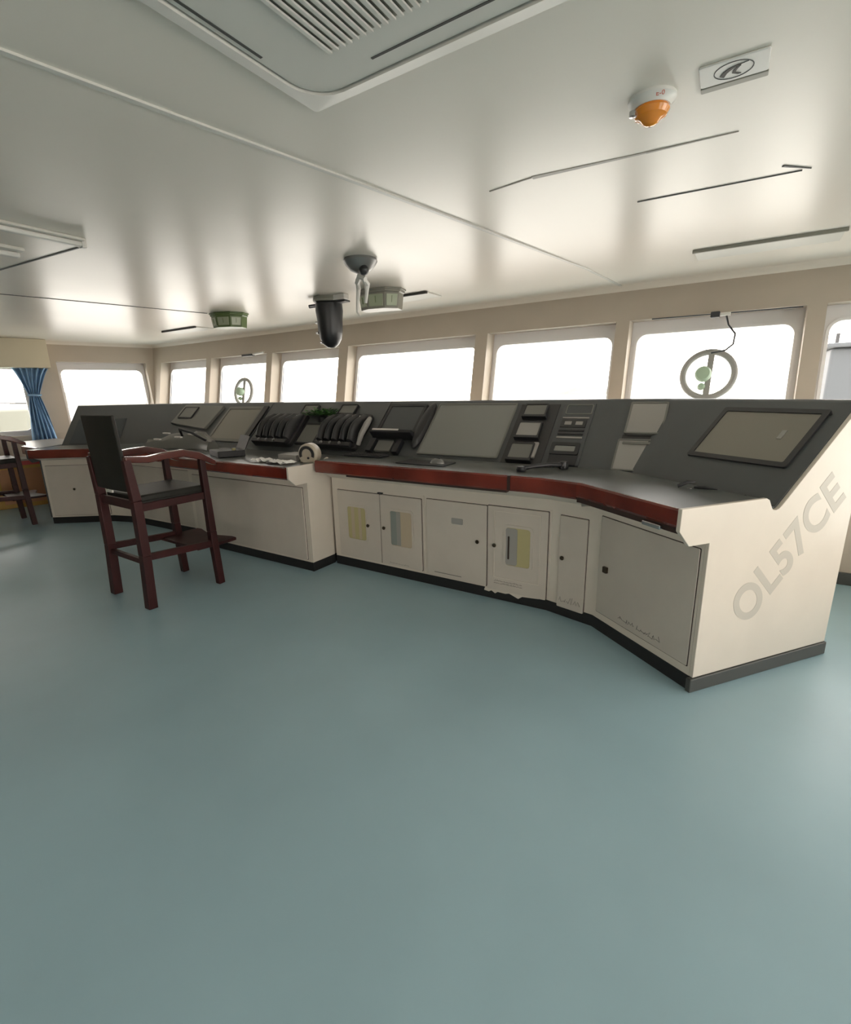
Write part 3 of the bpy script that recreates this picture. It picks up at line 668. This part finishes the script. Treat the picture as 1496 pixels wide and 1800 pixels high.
# ---------------------------------------------------------------- yellow locker, pelmet, curtain
t = thing('flag_locker', 'ochre low locker with a red top band under the curtained window', 'locker', (-8.9, 2.2, 0))
LK = F(LF(-1.6, -.42, 0), dL, nL, (0, 0, 1))
MB().box(-1.2, 1.10, 0, .40, .0, .60, LK).build('body', 'yellow', t, bevel=.006)
MB().box(.62, 1.102, -.004, .38, .06, .555, LK).build('side_board', 'orange', t, bevel=.003)
MB().box(-1.2, 1.11, -.006, .40, .60, .66, LK).build('red_band', 'red', t, bevel=.004)
MB().box(-1.22, 1.12, -.012, .40, .66, .685, LK).build('top', 'panelgrey', t, bevel=.004)
o = tag(MB().box(-3.6, -.10, .0, .30, 1.965, CZ - .002, F(LF(0, -.02, 0), dL, nL, (0, 0, 1))).build('curtain_pelmet', 'pelmet', bevel=.004), 'cream boxed pelmet above the blue curtain', 'pelmet')
def curt(name, label, u_top, u_tie, u_bot, mt, seed, zbot):
    t = thing(name, label, 'curtain', tuple(LF(u_tie[0], 0, 0)))
    N, K = 60, 40; vs = []; fs = []
    for j in range(K + 1):
        f = j / K; z = 1.962 + (zbot - 1.962) * f; tie = .36
        if f < tie: g = f / tie; g2 = g ** .8; a = u_top[0] + (u_tie[0] - u_top[0]) * g2; b = u_top[1] + (u_tie[1] - u_top[1]) * g2
        else: g = (f - tie) / (1 - tie); g2 = g ** .75; a = u_tie[0] + (u_bot[0] - u_tie[0]) * g2; b = u_tie[1] + (u_bot[1] - u_tie[1]) * g2
        for i in range(N + 1):
            h = i / N; wv_ = math.sin(h * 2 * math.pi * 6 + seed + 1.2 * math.sin(f * 5)) + .4 * math.sin(h * 31 + f * 3)
            amp = .028 + .018 * abs(b - a); sag = .03 * math.sin(math.pi * h)
            inn = LEAN * max(0, z - 1) - .065 - sag - amp * wv_
            if j > 14: inn = min(inn, LEAN * .2)
            vs.append(LF(a + (b - a) * h, inn - (.10 if z < 1.3 else .10 * (1.962 - z) / .675), z + .02 * math.sin(h * 9) * f))
    for j in range(K):
        for i in range(N): a = j * (N + 1) + i; fs.append((a, a + 1, a + N + 2, a + N + 1))
    o = MB().add(vs, fs).build('cloth', mt, t); o.modifiers.new('s', 'SOLIDIFY').thickness = .003
    return t
t = curt('window_curtain', 'blue curtain tied back at the left window', (-.56, -.12), (-.43, -.31), (-.52, -.20), 'curtain', 0, .84)
c = LF(-.37, -.115, 1.57); mb = MB()
mb.tube([c + .075 * math.cos(a) * dL + .05 * math.sin(a) * nL + V3((0, 0, .006 * math.sin(a))) for a in [2 * math.pi * i / 20 for i in range(20)]], .012, 8, closed=True); mb.build('tie_band', 'curtain', t)

# ---------------------------------------------------------------- clear-view discs on two windows
def disc(cx, zc, r, label, grp):
    P = lambda x, z, c: FF(x, .17 + LEAN * (z - 1), z) - c * FF.V
    y0 = FF(0, .17 + LEAN * (zc - 1), zc)
    ff = F(P(cx, zc, .03), (1, 0, 0), (0, LEAN, 1), (0, -1, LEAN))
    t = thing('clear_view_screen', label, 'window screen', tuple(P(cx, zc - r, .03)), 0, 'clear-view screens')
    MB().tube([ff(r * math.cos(a), r * math.sin(a), 0) for a in [2 * math.pi * i / 40 for i in range(40)]], .026, 10, closed=True).build('ring', 'ringgrey', t)
    MB().bar(ff(0, -r, 0), ff(.01, r, 0), .046, .02, (1, 0, 0)).build('support_bar', 'ringgrey', t, bevel=.004)
    MB().lathe([(.045, -.005), (.062, .01), (.062, .06), (.05, .08), (.001, .085)], F(ff(-.035, .0, .0), ff.U, ff.V, ff.W), 20).build('motor', 'motor', t)
    mo = MB().lathe([(.02, .0), (.03, .02), (.02, .05), (.001, .052)], F(ff(-.04, -.10, .0), ff.U, ff.V, ff.W), 14).build('motor_plug', 'motor', t)
disc(-.275, 1.585, .19, 'round clear-view screen with green motor on the second window from the right', None)
disc(-6.38, 1.55, .19, 'small far clear-view screen on the window left of centre', None)
# blind roller line, box and wire on that window
t = thing('wiper_control_box', 'small black box with thin rod and hanging wire above the near clear-view screen', 'wiper control', (-.27, 4.80, 2.04))
MB().box(-.30, -.235, 4.775, 4.83, 2.03, 2.075).build('box', 'dark', t, bevel=.005)
MB().tube([(-.74, 4.80, 2.062), (.30, 4.80, 2.055)], .005, 6).build('rod', 'dark', t)
MB().box(-.235, -.16, 4.785, 4.82, 2.04, 2.062).build('connector', 'white', t, bevel=.003)
MB().tube([(-.19, 4.81, 2.04), (-.17, 4.83, 1.97), (-.115, 4.84, 1.90), (-.12, 4.84, 1.82), (-.17, 4.84, 1.775), (-.27, 4.84, 1.76)], .0075, 6).build('wire', 'dark', t)
t = thing('wiper_control_box', 'small dark wiper gear above the far clear-view screen', 'wiper control', (-6.1, 4.80, 2.03))
MB().box(-6.20, -5.98, 4.76, 4.82, 2.045, 2.075).build('box', 'dark', t, bevel=.004)
MB().tube([(-5.98, 4.79, 2.07), (-5.75, 4.79, 2.085)], .014, 8).build('rod', 'white', t)

# ---------------------------------------------------------------- ceiling fittings
k = (H - CZ) / (H - 2.4)
# air-conditioning cassette (corner near x=-1.23, y=1.33)
t = thing('ceiling_air_conditioner', 'large square cream air conditioner cassette with slatted grille in the ceiling', 'air conditioner', (-.55, .65, CZ))
X0, X1, Y0, Y1 = -1.225, .13, -.04, 1.315
fr_ = MB()
o_ = rrect(X0, X1, Y0, Y1, .012, 5); m_ = rrect(X0 + .05, X1 - .05, Y0 + .05, Y1 - .05, .11, 5)
fr_.loft([[V3((a, b, CZ)) for a, b in o_], [V3((a, b, CZ - .018)) for a, b in o_], [V3((a, b, CZ - .030)) for a, b in m_], [V3((a, b, CZ - .012)) for a, b in m_]], caps=False)
fr_.build('flange', 'acwhite', t)
i_ = rrect(X0 + .058, X1 - .058, Y0 + .058, Y1 - .058, .10, 5)
MB().prism(i_, CZ - .026, CZ - .001).build('face_panel', 'acwhite', t, bevel=.004)
for (a0, a1, b0, b1) in ((X0 + .075, X0 + .083, Y0 + .25, Y1 - .275), (X1 - .142, X1 - .13, Y0 + .25, Y1 - .22), (X0 + .31, X1 - .2, Y1 - .115, Y1 - .108), (X0 + .2, X1 - .2, Y0 + .13, Y0 + .142)):
    MB().box(a0, a1, b0, b1, CZ - .0275, CZ - .02).build('air_slot', 'slot', t)
G0, G1, H0, H1 = -.99, -.105, .158, 1.117
MB().box(G0, G1, H0, H1, CZ - .029, CZ - .02).build('grille_back', 'hum', t)
n = 40
for q in range(n):
    x = G0 + (G1 - G0) * (q + .5) / n
    MB().loft([[V3((x - .0065, y, CZ - .029)), V3((x + .0065, y, CZ - .033)), V3((x + .0065, y, CZ - .038)), V3((x - .0065, y, CZ - .035))] for y in (H0, H1)]).build('slat', 'acwhite', t)
# fluorescent fitting far left
t = thing('fluorescent_fitting', 'slim white fluorescent fitting on the ceiling at the left', 'ceiling light', (-3.25, 1.0, CZ), 0, 'slim fluorescent fittings')
MB().box(-3.27, -3.19, .2, 1.50, CZ - .015, CZ).build('housing', 'acwhite', t, bevel=.004)
MB().box(-3.25, -3.215, .22, 1.51, CZ - .042, CZ - .015).build('tube_cover', 'white', t, bevel=.01)
MB().box(-3.255, -3.21, 1.49, 1.515, CZ - .046, CZ).build('end_cap', 'white', t, bevel=.004)
t = thing('fluorescent_fitting', 'second white fluorescent fitting cut by the left edge of the ceiling', 'ceiling light', (-3.75, 1.0, CZ), 0, 'slim fluorescent fittings')
MB().box(-3.80, -3.66, .2, 1.38, CZ - .02, CZ).build('housing', 'acwhite', t, bevel=.004)
MB().box(-3.755, -3.705, .22, 1.37, CZ - .05, CZ - .02).build('tube_cover', 'white', t, bevel=.01)
# flush panel lights by the front windows
for (x0, x1, lb) in ((-.385, .395, 'flush ceiling light panel above the right windows'), (-3.0, -2.5, 'flush ceiling light panel right of the grey rudder indicator'), (-6.75, -6.0, 'flush ceiling light panel left of the green indicator')):
    t = thing('flush_light', lb, 'ceiling light', ((x0 + x1) / 2, 4.06, CZ), 0, 'flush ceiling lights by the front windows')
    MB().box(x0, x1, 3.96, 4.22, CZ - .012, CZ).build('diffuser', 'acwhite', t, bevel=.003)
    MB().box(x0 - .01, x1 + .01, 3.942, 3.962, CZ - .02, CZ).build('edge_strip', 'hum' if x0 > -1 else 'slot', t, bevel=.002)
# beacon
t = thing('alarm_beacon', 'orange domed alarm beacon on a white ceiling base', 'alarm light', (-.345, 1.885, CZ))
bf = F((-.345, 1.885, CZ), (1, 0, 0), (0, -1, 0), (0, 0, -1))
MB().lathe([(.070, 0), (.070, .008), (.062, .014), (.056, .024), (.054, .028), (.001, .028)], bf, 28).build('base', 'white', t)
MB().lathe([(.050, .028), (.054, .036), (.046, .050), (.030, .058), (.022, .068), (.012, .073), (.001, .074)], bf, 28).build('lens', 'amber', t)
MB().lathe([(.012, .0), (.012, .014), (.001, .015)], F((-.392, 1.855, CZ - .034), (1, 0, 0), (0, -1, 0), (0, 0, -1)), 12).build('clip', 'chrome', t)
text_mb('E-0', F((-.325, 1.827, CZ - .022), (1, 0.25, 0), (0, -.0, 1), (.25, -1, 0)), .018, .001).build('lettering', 'redink', t, smooth=False)
# speaker plate with round emblem
t = thing('ceiling_plate', 'pale rectangular ceiling plate with a round emblem beside the orange beacon', 'ceiling plate', (-.13, 1.86, CZ))
PFm = F((-.128, 1.852, CZ), (1, 0.02, 0), (-.02, 1, 0), (0, 0, 1))
PFm.W = V3((0, 0, -1))
MB().prism(rrect(-.085, .085, -.055, .058, .006, 2), 0, .006, PFm).build('plate', 'white', t, bevel=.003)
MB().prism(rrect(-.085, .085, .062, .090, .003, 2), 0, .006, PFm).build('edge_strip', 'hum', t, bevel=.002)
PFd = F(PFm(0, 0, .006), PFm.U, PFm.V, PFm.W)
MB().tube([PFd(.048 * math.cos(a), .042 * math.sin(a), 0) for a in [2 * math.pi * i / 30 for i in range(30)]], .0016, 6, closed=True).build('emblem_ring', 'ink', t)
arc = [(-.034, .016), (-.026, .0), (-.012, -.014), (.008, -.022), (.026, -.024)]
MB().loft([[PFd(a, b, 0), PFd(a, b, .002), PFd(a + .010, b + .010 - .012 * i / 4, .002), PFd(a + .010, b + .010 - .012 * i / 4, 0)] for i, (a, b) in enumerate(arc)]).build('emblem_mark', 'ink', t)
MB().loft([[PFd(a, b, 0), PFd(a, b, .002), PFd(a + .008, b, .002), PFd(a + .008, b, 0)] for a, b in ((.010, -.016), (.0, .0), (-.004, .014), (.010, .026))]).build('emblem_mark', 'ink', t)
# three-face indicators
def indicator(x, y, label, mt, w_=.17, h_=.165, rz=0):
    t = thing('rudder_indicator', label, 'indicator', (x, y, CZ), 0, 'three-faced ceiling indicators')
    f = F((x, y, CZ), (math.cos(rz), math.sin(rz), 0))
    sec = lambda k_, z: [f(-w_ * k_, -.04, z), f(-w_ * .45 * k_, -.12 * k_, z), f(w_ * .45 * k_, -.12 * k_, z), f(w_ * k_, -.04, z), f(w_ * k_, .08, z), f(-w_ * k_, .08, z)]
    MB().loft([sec(1.0, 0), sec(1.0, -.03), sec(.94, -.035), sec(.86, -h_)]).build('housing', mt, t, bevel=.004)
    MB().loft([sec(1.06, 0), sec(1.06, -.012), sec(1.0, -.014)]).build('collar', mt, t, bevel=.002)
    def face(p, q, nm):
        # p,q bottom corners directions at mid height
        A = sec(.94, -.05); B = sec(.87, -h_ + .02); a = A[p].lerp(A[q], .10); b = A[p].lerp(A[q], .90); c_ = B[p].lerp(B[q], .90); d_ = B[p].lerp(B[q], .10)
        nn = (b - a).cross(d_ - a).normalized(); cc = f(0, 0, -.08)
        if nn.dot((a + c_) / 2 - cc) < 0: nn = -nn
        g = MB().loft([[v + nn * .002 for v in (a, b, c_, d_)], [v + nn * .008 for v in (a, b, c_, d_)]]).build('dial_face', 'greengl', t, bevel=.002)
        mid = (a + b + c_ + d_) / 4; up_ = ((a + b) / 2 - mid) * .7
        MB().bar(mid - up_ * .6 + nn * .010, mid + up_ + nn * .010, .005, .003, nn).build('needle', 'green', g)
    face(0, 1, ''); face(1, 2, ''); face(2, 3, '')
    return t
indicator(-4.84, 3.60, 'green three-faced rudder indicator hanging from the ceiling, left of the black periscope', 'green', .19, .15, math.radians(25))
indicator(-2.79, 3.66, 'grey three-faced rudder indicator hanging right of the black periscope', 'hum', .20, .165, math.radians(15))
# compass periscope
t = thing('compass_periscope', 'black compass periscope tube hanging from a flanged ceiling bracket', 'periscope', (-3.37, 3.62, CZ))
pf = F((-3.37, 3.62, CZ), (1, 0, 0), (0, -1, 0), (0, 0, -1))
MB().lathe([(.14, 0), (.145, .03), (.135, .045), (.001, .045)], pf, 30).build('collar', 'hum', t)
MB().box(-3.60, -3.14, 3.58, 3.66, CZ - .062, CZ - .045).build('bracket_bar', 'bezel', t, bevel=.006)
MB().lathe([(.001, .0), (.016, .0), (.016, .08), (.001, .08)], F((-3.62, 3.62, CZ - .055), (0, 1, 0), (0, 0, 1)), 12).build('clamp_knob', 'dark', t)
MB().lathe([(.125, .06), (.128, .12), (.118, .20), (.115, .30), (.10, .37), (.07, .42), (.035, .445), (.001, .45)], pf, 30).build('tube', 'dark', t)
MB().box(-3.30, -3.12, 3.55, 3.62, CZ - .045, CZ - .0).build('cable_box', 'white', t, bevel=.006)
for z in (.22, .31, .40): MB().lathe([(.012, 0), (.012, .02), (.001, .022)], F(pf(-.095 if z < .4 else -.05, .06, z), (0, 1, 0), (0, 0, 1), (-1, -.6, 0)), 10).build('screw', 'chrome', t)
# grey ceiling lamp / camera cluster
t = thing('ceiling_camera', 'grey ceiling camera with round black lens and hanging white forked bracket', 'camera', (-2.30, 2.90, CZ))
f_ = F((-2.27, 2.77, CZ), (1, 0, 0), (0, -1, 0), (0, 0, -1))
MB().lathe([(.11, 0), (.115, .015), (.10, .04), (.07, .07), (.03, .088), (.001, .09)], f_, 26).build('dome', 'steel', t)
MB().lathe([(.001, -.034), (.02, -.028), (.032, -.010), (.034, .0), (.032, .010), (.02, .028), (.001, .034)], F((-2.215, 2.735, CZ - .082), (1, 0, 0)), 18).build('lens', 'dark', t)
MB().tube([(-2.30 + .05 * math.cos(a), 2.83 + .04 * math.sin(a), CZ - .005) for a in [2 * math.pi * i / 18 for i in range(18)]], .006, 6, closed=True).build('lens_ring', 'steel', t)
MB().tube([(-2.38, 2.86, CZ - .10), (-2.43, 2.93, CZ - .14), (-2.445, 2.93, CZ - .24), (-2.45, 2.93, CZ - .30), (-2.43, 2.93, CZ - .325)], [.014, .016, .012, .009, .006], 8).build('bracket_arm', 'white', t)
MB().tube([(-2.31, 2.83, CZ - .09), (-2.325, 2.90, CZ - .13), (-2.33, 2.90, CZ - .17), (-2.345, 2.90, CZ - .25)], [.012, .022, .014, .010], 8).build('bracket_arm', 'white', t)
MB().tube([(-2.40, 2.88, CZ - .115), (-2.34, 2.84, CZ - .085), (-2.29, 2.84, CZ - .11)], [.016, .02, .018], 10).build('bracket_head', 'white', t)

# tidy helper properties
for o in bpy.data.objects:
    for kk in ('_o', '_r'):
        if kk in o: del o[kk]
